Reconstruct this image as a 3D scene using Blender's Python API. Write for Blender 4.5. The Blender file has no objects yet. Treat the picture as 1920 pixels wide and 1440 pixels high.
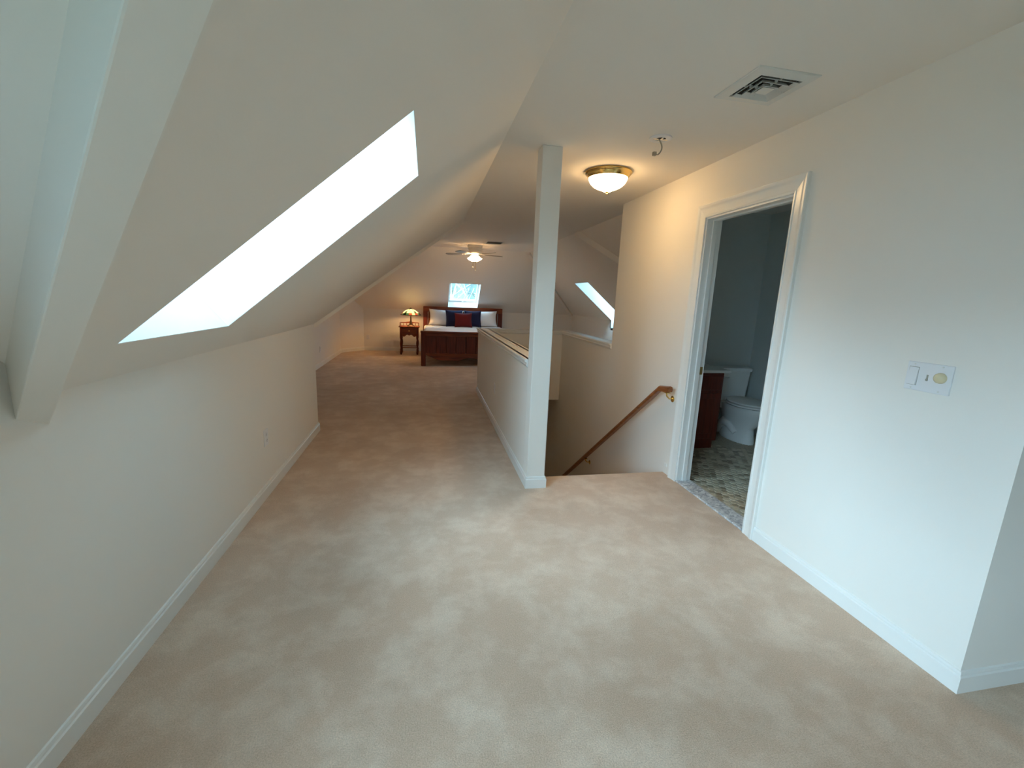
import bpy, math, random
from mathutils import Vector, Matrix
random.seed(7)
sc = bpy.context.scene
COL = sc.collection

# ------------------------------------------------------------------ camera
F_PX, YAW, PIT, ROL, CAM_H = 815.24, 0.1990, 0.1950, -0.0401, 1.4094
cd = bpy.data.cameras.new('camera')
cd.sensor_fit = 'HORIZONTAL'; cd.sensor_width = 36.0; cd.lens = F_PX / 1920 * 36.0
cd.clip_start = 0.02; cd.clip_end = 400
cam = bpy.data.objects.new('camera', cd); COL.objects.link(cam)
fwd = Vector((math.sin(YAW)*math.cos(PIT), math.cos(YAW)*math.cos(PIT), -math.sin(PIT)))
rt = Vector((math.cos(YAW), -math.sin(YAW), 0)); dn = -rt.cross(fwd)
r2 = math.cos(ROL)*rt + math.sin(ROL)*dn; d2 = -math.sin(ROL)*rt + math.cos(ROL)*dn
M = Matrix((r2, -d2, -fwd)).transposed().to_4x4(); M.translation = (0, 0, CAM_H)
cam.matrix_world = M
sc.camera = cam

# ------------------------------------------------------------------ sky, exposure
w = bpy.data.worlds.new('overcast_sky'); sc.world = w; w.use_nodes = True
bg = w.node_tree.nodes['Background']
bg.inputs['Color'].default_value = (0.40, 0.72, 1.0, 1); bg.inputs['Strength'].default_value = 2.0
sd_ = bpy.data.lights.new('hazy_sun', 'SUN'); sd_.energy = 6.4; sd_.angle = math.radians(66); sd_.color = (.58, .82, 1.0)
sun = bpy.data.objects.new('hazy_sun', sd_); COL.objects.link(sun)
sun.rotation_euler = Vector((.74, .38, -.58)).to_track_quat('-Z', 'Y').to_euler()
vs = sc.view_settings
vs.view_transform = 'Standard'; vs.look = 'None'; vs.gamma = 1.0; vs.use_curve_mapping = False
vs.exposure = 1.76
try:
    sc.cycles.diffuse_bounces = 6; sc.cycles.max_bounces = 10; sc.cycles.sample_clamp_indirect = 6
except Exception: pass

# ------------------------------------------------------------------ materials
def new_mat(name):
    m = bpy.data.materials.new(name); m.use_nodes = True
    nt = m.node_tree; b = nt.nodes['Principled BSDF']
    return m, nt, b
def N(nt, t, **kw):
    n = nt.nodes.new(t)
    for k, v in kw.items(): setattr(n, k, v)
    return n
def bump_noise(nt, b, scale, strength, dist=0.002, detail=3):
    tc = N(nt, 'ShaderNodeTexCoord'); nz = N(nt, 'ShaderNodeTexNoise'); bp = N(nt, 'ShaderNodeBump')
    nz.inputs['Scale'].default_value = scale; nz.inputs['Detail'].default_value = detail
    bp.inputs['Strength'].default_value = strength; bp.inputs['Distance'].default_value = dist
    nt.links.new(tc.outputs['Object'], nz.inputs['Vector']); nt.links.new(nz.outputs['Fac'], bp.inputs['Height'])
    nt.links.new(bp.outputs['Normal'], b.inputs['Normal'])
    return tc, nz
def plain(name, col, rough=0.5, metal=0.0, bump=None, spec=None, var=0.0, var_scale=4):
    m, nt, b = new_mat(name)
    b.inputs['Base Color'].default_value = (*col, 1); b.inputs['Roughness'].default_value = rough
    b.inputs['Metallic'].default_value = metal
    if spec is not None: b.inputs['Specular IOR Level'].default_value = spec
    tc = None
    if bump: tc, _ = bump_noise(nt, b, *bump)
    if var:
        if tc is None: tc = N(nt, 'ShaderNodeTexCoord')
        nz = N(nt, 'ShaderNodeTexNoise'); nz.inputs['Scale'].default_value = var_scale; nz.inputs['Detail'].default_value = 4
        rp = N(nt, 'ShaderNodeValToRGB')
        rp.color_ramp.elements[0].position = .3; rp.color_ramp.elements[1].position = .7
        rp.color_ramp.elements[0].color = (*[c*(1-var) for c in col], 1)
        rp.color_ramp.elements[1].color = (*[min(1, c*(1+var)) for c in col], 1)
        nt.links.new(tc.outputs['Object'], nz.inputs['Vector']); nt.links.new(nz.outputs['Fac'], rp.inputs['Fac'])
        nt.links.new(rp.outputs['Color'], b.inputs['Base Color'])
    return m
def wood(name, dark, light, stretch=(1, 1, 12), scale=6, rough=0.35):
    m, nt, b = new_mat(name)
    tc = N(nt, 'ShaderNodeTexCoord'); mp = N(nt, 'ShaderNodeMapping'); nz = N(nt, 'ShaderNodeTexNoise'); rp = N(nt, 'ShaderNodeValToRGB')
    oi = N(nt, 'ShaderNodeObjectInfo'); ad = N(nt, 'ShaderNodeVectorMath', operation='ADD')
    mp.inputs['Scale'].default_value = tuple(scale*12/s if s == 12 else scale*6 for s in stretch) if False else tuple(scale*(0.5 if s == 12 else 7) for s in stretch)
    nz.inputs['Scale'].default_value = 1.0; nz.inputs['Detail'].default_value = 6; nz.inputs['Distortion'].default_value = 0.6
    rp.color_ramp.elements[0].color = (*dark, 1); rp.color_ramp.elements[1].color = (*light, 1)
    rp.color_ramp.elements[0].position = .32; rp.color_ramp.elements[1].position = .70
    ml = N(nt, 'ShaderNodeVectorMath', operation='SCALE'); cmb = N(nt, 'ShaderNodeCombineXYZ')
    nt.links.new(oi.outputs['Random'], cmb.inputs['X']); nt.links.new(oi.outputs['Random'], cmb.inputs['Z'])
    nt.links.new(cmb.outputs[0], ml.inputs[0]); ml.inputs['Scale'].default_value = 37.0
    nt.links.new(tc.outputs['Object'], mp.inputs['Vector']); nt.links.new(mp.outputs[0], ad.inputs[0]); nt.links.new(ml.outputs[0], ad.inputs[1])
    nt.links.new(ad.outputs[0], nz.inputs['Vector']); nt.links.new(nz.outputs['Fac'], rp.inputs['Fac'])
    nt.links.new(rp.outputs['Color'], b.inputs['Base Color']); b.inputs['Roughness'].default_value = rough
    return m
def emit(name, col, strength):
    m, nt, b = new_mat(name)
    b.inputs['Base Color'].default_value = (0.9, 0.88, 0.82, 1); b.inputs['Roughness'].default_value = .3
    b.inputs['Emission Color'].default_value = (*col, 1); b.inputs['Emission Strength'].default_value = strength
    return m
def carpet():
    m, nt, b = new_mat('carpet_beige')
    tc = N(nt, 'ShaderNodeTexCoord')
    def noise(s, d, dist=0.0):
        n = N(nt, 'ShaderNodeTexNoise'); n.inputs['Scale'].default_value = s; n.inputs['Detail'].default_value = d; n.inputs['Distortion'].default_value = dist
        nt.links.new(tc.outputs['Object'], n.inputs['Vector']); return n
    a = noise(4.6, 9, 0.15); a.inputs['Roughness'].default_value = .66; c = noise(210, 5); c.inputs['Roughness'].default_value = .7; g = noise(1.1, 3)
    r1 = N(nt, 'ShaderNodeValToRGB'); e = r1.color_ramp.elements
    e[0].position = .44; e[0].color = (.72, .535, .405, 1); e[1].position = .62; e[1].color = (.83, .66, .525, 1)
    r2_ = N(nt, 'ShaderNodeValToRGB'); e = r2_.color_ramp.elements
    e[0].position = .28; e[0].color = (.68, .66, .63, 1); e[1].position = .72; e[1].color = (1.12, 1.12, 1.12, 1)
    r3 = N(nt, 'ShaderNodeValToRGB'); e = r3.color_ramp.elements
    e[0].position = .35; e[0].color = (.90, .88, .86, 1); e[1].position = .65; e[1].color = (1.06, 1.06, 1.06, 1)
    nt.links.new(a.outputs['Fac'], r1.inputs['Fac']); nt.links.new(c.outputs['Fac'], r2_.inputs['Fac']); nt.links.new(g.outputs['Fac'], r3.inputs['Fac'])
    m1 = N(nt, 'ShaderNodeMix', data_type='RGBA', blend_type='MULTIPLY'); m1.inputs['Factor'].default_value = 1
    m2 = N(nt, 'ShaderNodeMix', data_type='RGBA', blend_type='MULTIPLY'); m2.inputs['Factor'].default_value = 1
    nt.links.new(r1.outputs['Color'], m1.inputs[6]); nt.links.new(r2_.outputs['Color'], m1.inputs[7])
    nt.links.new(m1.outputs[2], m2.inputs[6]); nt.links.new(r3.outputs['Color'], m2.inputs[7])
    nt.links.new(m2.outputs[2], b.inputs['Base Color'])
    b.inputs['Roughness'].default_value = 1.0; b.inputs['Specular IOR Level'].default_value = 0.05
    b.inputs['Sheen Weight'].default_value = 0.15; b.inputs['Sheen Roughness'].default_value = 0.6
    bp = N(nt, 'ShaderNodeBump'); bp.inputs['Strength'].default_value = .6; bp.inputs['Distance'].default_value = .006
    nt.links.new(c.outputs['Fac'], bp.inputs['Height']); nt.links.new(bp.outputs['Normal'], b.inputs['Normal'])
    return m
def glass_pane():
    m = bpy.data.materials.new('window_glass'); m.use_nodes = True; nt = m.node_tree
    for n in list(nt.nodes): nt.nodes.remove(n)
    o = N(nt, 'ShaderNodeOutputMaterial'); t = N(nt, 'ShaderNodeBsdfTransparent'); g = N(nt, 'ShaderNodeBsdfGlossy'); mx = N(nt, 'ShaderNodeMixShader')
    t.inputs['Color'].default_value = (.94, .97, .97, 1); g.inputs['Roughness'].default_value = 0.02; mx.inputs[0].default_value = .05
    nt.links.new(t.outputs[0], mx.inputs[1]); nt.links.new(g.outputs[0], mx.inputs[2]); nt.links.new(mx.outputs[0], o.inputs[0])
    return m
def marble():
    m, nt, b = new_mat('threshold_marble')
    tc = N(nt, 'ShaderNodeTexCoord'); nz = N(nt, 'ShaderNodeTexNoise'); rp = N(nt, 'ShaderNodeValToRGB')
    nz.inputs['Scale'].default_value = 26; nz.inputs['Detail'].default_value = 8; nz.inputs['Distortion'].default_value = 1.5
    rp.color_ramp.elements[0].position = .38; rp.color_ramp.elements[0].color = (.34, .36, .40, 1)
    rp.color_ramp.elements[1].position = .62; rp.color_ramp.elements[1].color = (.80, .80, .80, 1)
    nt.links.new(tc.outputs['Object'], nz.inputs['Vector']); nt.links.new(nz.outputs['Fac'], rp.inputs['Fac']); nt.links.new(rp.outputs['Color'], b.inputs['Base Color'])
    b.inputs['Roughness'].default_value = .3
    return m
def tile_mat():
    m, nt, b = new_mat('bath_tile')
    oi = N(nt, 'ShaderNodeObjectInfo'); rp = N(nt, 'ShaderNodeValToRGB'); e = rp.color_ramp.elements
    e[0].position = 0; e[0].color = (.22, .175, .115, 1); e[1].position = 1; e[1].color = (.60, .54, .42, 1)
    x = e.new(.45); x.color = (.44, .38, .27, 1)
    nt.links.new(oi.outputs['Random'], rp.inputs['Fac']); nt.links.new(rp.outputs['Color'], b.inputs['Base Color'])
    b.inputs['Roughness'].default_value = .35
    return m

PAINT = plain('wall_paint', (.87, .838, .79), .85, bump=(220, .12, .001), spec=.25)
CEILP = plain('ceiling_paint', (.87, .825, .765), .92, bump=(160, .15, .001), spec=.15)
BATHP = plain('bath_paint', (.66, .70, .69), .8, bump=(220, .1, .001), spec=.25)
TRIM = plain('trim_white', (.86, .86, .84), .28)
CARPET = carpet()
GLASS = glass_pane()
CHERRY = wood('cherry_wood', (.060, .003, .001), (.18, .022, .006), rough=.45)
CHERRYX = wood('cherry_wood_cross', (.085, .007, .002), (.26, .055, .010), stretch=(12, 1, 1))
RAILW = wood('rail_wood', (.20, .055, .014), (.36, .125, .035), stretch=(1, 12, 1), rough=.3)
VANW = wood('vanity_wood', (.10, .010, .004), (.17, .020, .008), rough=.3)
BRASS = plain('brass', (.83, .60, .22), .18, 1.0)
OLDBRASS = plain('strike_brass', (.50, .36, .14), .35, 1.0)
CHROME = plain('chrome', (.8, .8, .8), .15, 1.0)
PORC = plain('porcelain', (.82, .83, .82), .12)
PLATE = plain('plate_white', (.82, .82, .84), .35)
KNOBC = plain('knob_almond', (.74, .64, .42), .2)
DARK = plain('dark_slot', (.012, .011, .010), .8)
VENTM = plain('vent_enamel', (.74, .74, .71), .45)
GROUT = plain('grout', (.50, .47, .40), .9, bump=(90, .3, .001))
TILE = tile_mat(); MARBLE = marble()
LINEN = plain('white_linen', (.82, .82, .84), .9, bump=(300, .25, .001))
NAVY = plain('navy_velvet', (.005, .007, .050), .85, bump=(300, .2, .001))
RED = plain('red_velvet', (.14, .004, .007), .85, bump=(300, .2, .001))
FANW = plain('fan_white', (.78, .76, .70), .4)
BLADE = plain('fan_blade', (.32, .28, .22), .45)
BRONZE = plain('bronze', (.06, .030, .016), .4, .6)
DOMEGLASS = emit('lit_alabaster_glass', (1.0, .64, .28), 9.5)
FANGLASS = emit('lit_bell_glass', (1.0, .62, .30), 7.0)
PANE_Y = emit('stained_glass_cream', (1.0, .70, .22), .8)
PANE_R = emit('stained_glass_red', (.8, .10, .03), .35)
PANE_G = emit('stained_glass_green', (.10, .22, .06), .25)
PANE_A = emit('stained_glass_amber', (1.0, .45, .14), .9)
for mm, c in ((PANE_Y, (.6, .5, .2)), (PANE_R, (.3, .03, .02)), (PANE_G, (.05, .10, .04)), (PANE_A, (.5, .25, .08))):
    mm.node_tree.nodes['Principled BSDF'].inputs['Base Color'].default_value = (*c, 1)
LEAD = plain('lead_came', (.015, .013, .012), .5, .5)
BARK = plain('pale_bark', (.36, .34, .28), .9, bump=(12, .5, .02), var=.3)
HILLM = plain('winter_woodland', (.10, .135, .12), .95, var=.35, var_scale=.35)
GRASSM = plain('outside_lawn', (.07, .09, .05), .95, var=.3)
CORD = plain('grey_cord', (.35, .33, .28), .5)

# ------------------------------------------------------------------ mesh helpers
class MB:
    def __init__(s): s.v = []; s.f = []; s.mi = []
    def add(s, vs, fs, mi=0):
        o = len(s.v); s.v += [tuple(p) for p in vs]; s.f += [tuple(i+o for i in f) for f in fs]; s.mi += [mi]*len(fs); return s
    def box(s, x0, x1, y0, y1, z0, z1, mi=0):
        v = [(x, y, z) for z in (z0, z1) for y in (y0, y1) for x in (x0, x1)]
        return s.add(v, [(0, 2, 3, 1), (4, 5, 7, 6), (0, 1, 5, 4), (2, 6, 7, 3), (0, 4, 6, 2), (1, 3, 7, 5)], mi)
    def prism(s, poly, vec, mi=0):
        n = len(poly); a = [Vector(p) for p in poly]; b = [p + Vector(vec) for p in a]
        f = [tuple(range(n)), tuple(range(2*n-1, n-1, -1))] + [(i, i+n, (i+1) % n+n, (i+1) % n) for i in range(n)]
        return s.add(a + b, f, mi)
    def tube(s, pts, r, seg=10, mi=0, cap=True):
        pts = [Vector(p) for p in pts]; rs = r if isinstance(r, (list, tuple)) else [r]*len(pts)
        vs = []; n = len(pts); up = None
        for i, p in enumerate(pts):
            d = (pts[min(i+1, n-1)] - pts[max(i-1, 0)]).normalized()
            if up is None or abs(d.dot(up)) > .95: up = Vector((0, 0, 1)) if abs(d.z) < .9 else Vector((1, 0, 0))
            a = d.cross(up).normalized(); b = d.cross(a).normalized(); up = b if False else up
            for k in range(seg):
                t = 2*math.pi*k/seg; vs.append(p + rs[i]*(math.cos(t)*a + math.sin(t)*b))
        f = [(i*seg+k, i*seg+(k+1) % seg, (i+1)*seg+(k+1) % seg, (i+1)*seg+k) for i in range(n-1) for k in range(seg)]
        if cap: f += [tuple(range(seg-1, -1, -1)), tuple((n-1)*seg+k for k in range(seg))]
        return s.add(vs, f, mi)
    def lathe(s, prof, c=(0, 0, 0), seg=24, mi=0, axis='z', cap=True):
        vs = []
        for r, h in prof:
            for k in range(seg):
                t = 2*math.pi*k/seg; q = (r*math.cos(t), r*math.sin(t), h)
                if axis == 'x': q = (h, q[0], q[1])
                if axis == 'y': q = (q[0], h, q[1])
                vs.append((c[0]+q[0], c[1]+q[1], c[2]+q[2]))
        n = len(prof)
        f = [(i*seg+k, i*seg+(k+1) % seg, (i+1)*seg+(k+1) % seg, (i+1)*seg+k) for i in range(n-1) for k in range(seg)]
        if cap: f += [tuple(range(seg-1, -1, -1)), tuple((n-1)*seg+k for k in range(seg))]
        return s.add(vs, f, mi)
    def loft(s, rings, cap=True, mi=0):
        seg = len(rings[0]); n = len(rings); vs = [p for r in rings for p in r]
        f = [(i*seg+k, i*seg+(k+1) % seg, (i+1)*seg+(k+1) % seg, (i+1)*seg+k) for i in range(n-1) for k in range(seg)]
        if cap: f += [tuple(range(seg-1, -1, -1)), tuple((n-1)*seg+k for k in range(seg))]
        return s.add(vs, f, mi)
    def mesh(s, name):
        me = bpy.data.meshes.new(name); me.from_pydata(s.v, [], s.f); me.validate()
        import bmesh
        bm = bmesh.new(); bm.from_mesh(me); bmesh.ops.recalc_face_normals(bm, faces=bm.faces); bm.to_mesh(me); bm.free()
        if len(me.polygons) == len(s.mi):
            for p, m in zip(me.polygons, s.mi): p.material_index = m
        return me
def obj(name, mb, mats, parent=None, smooth=False, bevel=0, seg=2, label=None):
    me = mb.mesh(name) if isinstance(mb, MB) else mb
    if not isinstance(mats, (list, tuple)): mats = [mats]
    if not me.materials:
        for m in mats: me.materials.append(m)
    if smooth:
        for p in me.polygons: p.use_smooth = True
        try: me.set_sharp_from_angle(angle=math.radians(40))
        except Exception: pass
    o = bpy.data.objects.new(name, me); COL.objects.link(o)
    if parent: o.parent = parent
    if bevel:
        b = o.modifiers.new('bevel', 'BEVEL'); b.width = bevel; b.segments = seg; b.limit_method = 'ANGLE'
    if label: o['label'] = label
    return o
def thing(name, label, cat, loc=(0, 0, 0), rotz=0, group=None, kind=None):
    o = bpy.data.objects.new(name, None); COL.objects.link(o); o.empty_display_size = .1
    o.location = loc; o.rotation_euler = (0, 0, rotz)
    return tag(o, label, cat, group, kind)
def tag(o, label, cat, group=None, kind=None):
    o['label'] = label; o['category'] = cat
    if group: o['group'] = group
    if kind: o['kind'] = kind
    return o
def struct(name, mb, mat, label, cat, **kw):
    return tag(obj(name, mb, mat, **kw), label, cat, kind='structure')
def copy_tree(o, parent=None):
    c = o.copy(); COL.objects.link(c); c.parent = parent
    for ch in list(o.children): copy_tree(ch, c)
    return c
def sweep(path, prof, closed=False):
    """profile (d, z) swept along a plan polyline; d is measured to the left of travel, corners mitred"""
    P = [Vector(p) for p in path]; n = len(P); offs = []
    for i in range(n):
        ds = []
        if i > 0: ds.append((P[i]-P[i-1]).normalized())
        if i < n-1: ds.append((P[i+1]-P[i]).normalized())
        ns = [Vector((-d.y, d.x)) for d in ds]
        if len(ns) == 1: offs.append(ns[0])
        else:
            m = ns[0]+ns[1]; offs.append(m/(m.dot(ns[0])))
    mb = MB()
    rings = [[(P[i].x+offs[i].x*d, P[i].y+offs[i].y*d, z) for d, z in prof] for i in range(n)]
    mb.loft(rings); return mb

# ------------------------------------------------------------------ key dimensions (metres)
XL, XR, ZC = -1.079, 1.991, 2.40
TAN = math.tan(math.radians(40.1))
XC, XCR = 0.486, 2.20                 # creases of the left and right slopes
ZK = ZC - (XC-XL)*TAN                 # 1.083 knee height, left
YV0, YV1 = 1.481, 4.568               # knee-wall ends where the valleys start
YFC, ZK2 = 9.60, 1.03                 # far crease and far knee height
YF = YFC + (ZC-ZK2)/TAN; XRK = XCR + (ZC-ZK2)/TAN
XBL = -1.95                           # bedroom gable wall
XPL, XPR, YP = .748, .885, 2.999      # half wall and post
YB, XE = -2.2, 4.2                    # back and right end of the near wing
YCOR = 1.048; XRO = 2.111
D0, D1, DH = 2.2075, 2.993, 2.035     # bathroom door opening
YST = 3.19; YHB0, YHB1 = 6.22, 6.35   # stair edge, back half wall
YBW = 4.33; XBR = 3.65                # bathroom back and right walls
YW = 4.45
zl = lambda x: ZC - (XC-x)*TAN
zf = lambda y: ZC - (y-YFC)*TAN
zr = lambda x: ZC - (x-XCR)*TAN

# ------------------------------------------------------------------ floor
mb = MB()
for b in [(XL, XE, YB, YCOR), (XL, XR+.005, YCOR, YST), (XL, .80, YST, YV1), (XBL, .80, YV1, YHB0+.06), (XBL, XRK, YHB0+.06, YF), (XR+.06, XRK, YW, YHB0+.06)]:
    mb.box(b[0], b[1], b[2], b[3], -.09, 0)
mb.tube([(XPR, YST, -.02), (XR, YST, -.02)], .02, 10)
struct('floor', mb, CARPET, 'beige cut pile carpet running from the landing into the bedroom', 'floor')

# staircase
st = thing('staircase', 'carpeted stair flight going down beside the wooden handrail', 'stairs', (0, YST, 0))
for i in range(12):
    y0 = .262*i; z1 = -.192*(i+1)
    m_ = MB().box(XPR+.001, XR-.001, y0, y0+.262, z1-.25, z1)
    obj('step', m_, CARPET, st)
mb = MB().box(XPR-.1, XR+.1, YST+.262*12, 7.2, -2.6, -2.5)
struct('floor_lower_hall', mb, CARPET, 'dim lower hall floor at the foot of the stairs', 'floor')
mb = MB().box(XPR-.1, XR+.1, 7.0, 7.1, -2.6, -.09).box(XPR-.1, XPR, YHB1, 7.1, -2.6, -.09).box(XR, XR+.1, YHB1, 7.1, -2.6, -.09)
mb.box(XPR-.1, XR+.1, YST-.1, YST-.02, -2.6, -.09)
struct('wall_lower_hall', mb, PAINT, 'dim painted wall at the foot of the stairs', 'wall')

# ------------------------------------------------------------------ walls
W4Y0, W4Y1, W4Z0, W4Z1 = -1.35, .15, .50, 1.70
GS = lambda z: YV0-(z-ZK)/TAN
mb = MB().prism([(XL, YV1, 0), (XL, YV1, ZK), (XL, YV0, ZK), (XL, GS(W4Z1), W4Z1), (XL, W4Y1, W4Z1), (XL, W4Y1, 0)], (-.12, 0, 0))
mb.prism([(XL, W4Y0, 0), (XL, W4Y1, 0), (XL, W4Y1, W4Z0), (XL, W4Y0, W4Z0)], (-.12, 0, 0))
mb.prism([(XL, GS(W4Z1), W4Z1), (XL, GS(ZC), ZC), (XL, YB, ZC), (XL, YB, 0), (XL, W4Y0, 0), (XL, W4Y0, W4Z1)], (-.12, 0, 0))
mb.box(XL-.12, XL-.001, YV0+.1, YV1, ZK, ZK+.08)
mb.box(XBL, XL-.06, YV1-.12, YV1, 0, ZK)
struct('wall_left', mb, PAINT, 'low white knee wall under the sloped ceiling with the long skylight', 'wall')

mb = MB().box(XR, XRO, YCOR, D0, 0, ZC).box(XR, XRO, D1, YW, 0, ZC).box(XR, XRO, D0, D1, DH, ZC).box(XR, XRO, YST, YHB1, -2.6, 0).box(XR, XRO, YW, YHB1, 0, .93)
struct('wall_right', mb, PAINT, 'white wall holding the bathroom doorway and stair handrail', 'wall')
mb = MB().box(XRO, XE, YCOR, YCOR+.12, 0, ZC)
struct('wall_return', mb, PAINT, 'shaded wall turning the corner past the light switch', 'wall')
mb = MB().box(XPL, XPR, YP+.137, YHB1, 0, .93).box(XPL+.02, XPR, YST-.1, YHB1, -2.6, 0)
struct('wall_stair_left', mb, PAINT, 'white half wall between the corridor and the stairwell', 'wall')
mb = MB().box(XPR, XR, YHB0, YHB1, -.09, .93)
struct('wall_stair_back', mb, PAINT, 'half wall closing the far end of the stairwell', 'wall')
# bedroom walls
mb = MB().prism([(XBL, YV1-.1, 0), (XBL, YV1-.1, ZK), (XBL, YV1, ZK), (XBL, YV1+(ZC-ZK)/TAN, ZC), (XBL, YFC, ZC), (XBL, YF, ZK2), (XBL, YF+.1, ZK2), (XBL, YF+.1, 0)], (-.12, 0, 0))
mb.prism([(-1.5, YF, 0), (-1.5, YF, ZK2), (XBL, 10.7, zf(10.7)), (XBL, 10.7, 0)], (-.06, .05, 0))
struct('wall_bedroom_left', mb, PAINT, 'bedroom gable end wall with an angled corner piece', 'wall')
mb = MB().box(XBL-.1, XRK+.12, YF, YF+.12, 0, ZK2+.08)
struct('wall_far', mb, PAINT, 'low far bedroom wall behind the bed and nightstand', 'wall')
S3Y0, S3Y1, S3X, S3Z = 7.93, 8.68, 2.97, .87
mb = MB().box(XRK, XRK+.12, YW-.12, YF+.1, 0, S3Z).box(XRK, XRK+.12, YW-.12, S3Y0, S3Z, ZK2+.06).box(XRK, XRK+.12, S3Y1, YF+.1, S3Z, ZK2+.06)
struct('wall_bedroom_right', mb, PAINT, 'low bedroom wall beneath the small skylight beyond the stairs', 'wall')
# bathroom shell
W5Y0, W5Y1, W5Z0, W5Z1 = 1.5, 1.95, 1.2, 1.75
mb = MB().box(XRO, XRK+.12, YBW, YW, 0, ZC).box(XBR, XBR+.1, YCOR+.12, W5Y0, 0, ZC).box(XBR, XBR+.1, W5Y1, YBW, 0, ZC).box(XBR, XBR+.1, W5Y0, W5Y1, 0, W5Z0).box(XBR, XBR+.1, W5Y0, W5Y1, W5Z1, ZC)
struct('wall_bath', mb, BATHP, 'dim bathroom wall behind the toilet', 'wall')
# near wing
mb = MB().box(XL-.12, XE+.12, YB-.12, YB, 0, ZC)
struct('wall_back', mb, PAINT, 'plain white wall closing the landing behind the viewpoint', 'wall')
mb = MB().box(XE, XE+.12, YB, YCOR+.12, 0, ZC)
struct('wall_right_end', mb, PAINT, 'plain gable end wall of the landing', 'wall')

# ------------------------------------------------------------------ ceilings
mb = MB()
YN = YV0-(ZC-ZK)/TAN; YVT = YV1+(ZC-ZK)/TAN
for b in [(XL-.1, XE+.1, YB-.1, YN), (XC, XE+.1, YN, YCOR+.1), (XC, XCR, YCOR, YFC), (XBL-.1, XC, YVT, YFC), (XR+.05, XBR+.1, YCOR+.05, YW-.02)]:
    mb.box(b[0], b[1], b[2], b[3], ZC, ZC+.1)
struct('ceiling', mb, CEILP, 'flat off-white ceiling strip between the sloped sides', 'ceiling')
# left slope with skylight hole
S1X0, S1X1, S1Y0, S1Y1 = -.907, -.035, 1.497, 2.26
n1 = Vector((-math.sin(math.radians(40.1)), 0, math.cos(math.radians(40.1))))*.1
yn = lambda x: YV0-(x-XL); yf_ = lambda x: YV1+(x-XL)
def slab(mb, pts, z, nrm): mb.prism([(x, y, z(x, y)) for x, y in pts], nrm)
mb = MB(); zz = lambda x, y: zl(x)
for a, b in ((XL, S1X0), (S1X1, XC)): slab(mb, [(a, yn(a)), (b, yn(b)), (b, yf_(b)), (a, yf_(a))], zz, n1)
a, b = S1X0, S1X1
slab(mb, [(a, yn(a)), (b, yn(b)), (b, S1Y0), (a, S1Y0)], zz, n1); slab(mb, [(a, S1Y1), (b, S1Y1), (b, yf_(b)), (a, yf_(a))], zz, n1)
struct('ceiling_slope_left', mb, CEILP, 'sloped off-white ceiling cut by the long skylight', 'ceiling')
mb = MB(); slab(mb, [(XL, YV0), (XC, YN), (XL, YN)], lambda x, y: ZK+(YV0-y)*TAN, (0, .064, .076))
struct('ceiling_slope_near', mb, CEILP, 'shaded ceiling slope beside the boxed valley beam', 'ceiling')
mb = MB(); slab(mb, [(XBL, YV1), (XL, YV1), (XC, YVT), (XBL, YVT)], lambda x, y: ZK+(y-YV1)*TAN, (0, -.064, .076))
struct('ceiling_slope_bedroom_near', mb, CEILP, 'near ceiling slope of the bedroom wing', 'ceiling')
# far slope with skylight hole
S2X0, S2X1, S2Y0, S2Y1 = .53, 1.27, 10.44, 11.13
n2 = (0, .064, .076); zz = lambda x, y: zf(y); hx = lambda y: XCR+(y-YFC)
mb = MB()
slab(mb, [(XBL, YFC), (hx(YFC), YFC), (hx(S2Y0), S2Y0), (XBL, S2Y0)], zz, n2); slab(mb, [(XBL, S2Y1), (hx(S2Y1), S2Y1), (hx(YF), YF), (XBL, YF)], zz, n2)
slab(mb, [(XBL, S2Y0), (S2X0, S2Y0), (S2X0, S2Y1), (XBL, S2Y1)], zz, n2); slab(mb, [(S2X1, S2Y0), (hx(S2Y0), S2Y0), (hx(S2Y1), S2Y1), (S2X1, S2Y1)], zz, n2)
struct('ceiling_slope_far', mb, CEILP, 'sloped ceiling above the bed with a square skylight', 'ceiling')
n3 = (.064, 0, .076); zz = lambda x, y: zr(x); hy = lambda x: YFC+(x-XCR)
mb = MB()
slab(mb, [(XCR, YW-.05), (S3X, YW-.05), (S3X, hy(S3X)), (XCR, hy(XCR))], zz, n3)
slab(mb, [(S3X, YW-.05), (XRK, YW-.05), (XRK, S3Y0), (S3X, S3Y0)], zz, n3)
slab(mb, [(S3X, S3Y1), (XRK, S3Y1), (XRK, hy(XRK)), (S3X, hy(S3X))], zz, n3)
struct('ceiling_slope_right', mb, CEILP, 'sloped ceiling beyond the stairs with a narrow skylight', 'ceiling')

# boxed beams along valleys and hip
def beam(name, A, B, hA, hB, d, t0, t1, label):
    A, B, d = Vector(A), Vector(B), Vector(d); r = []
    for t in (t0, t1):
        r.append([A+d*t, B+d*t, B+d*t+Vector((0, 0, hB)), A+d*t+Vector((0, 0, hA))])
    mb = MB().loft(r)
    return struct(name, mb, CEILP, label, 'beam', bevel=.004)
beam('trim_1', (XL, 1.456, .994), (XL, 1.354, 1.037), .10, .16, (1, -1, TAN), -.06, 1.62, 'boxed white beam running down the slope beside the long skylight')
beam('trim_2', (XL, YV1+.012, 1.040), (XL, YV1+.114, 1.083), .06, .12, (1, 1, TAN), 0, 1.58, 'boxed white beam edging the slope where the bedroom opens')
beam('trim_3', (XCR, 6.50, ZC-.09), (XCR, 6.36, ZC-.09), .11, .11, (1, -1, -TAN), -.02, 1.55, 'boxed beam on the slope beyond the stairs')
beam('trim_4', (XCR-.06, YFC, ZC-.05), (XCR, YFC-.06, ZC-.05), .06, .06, (1, 1, -TAN), 0, 1.62, 'boxed hip beam descending to the far bedroom corner')

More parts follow.
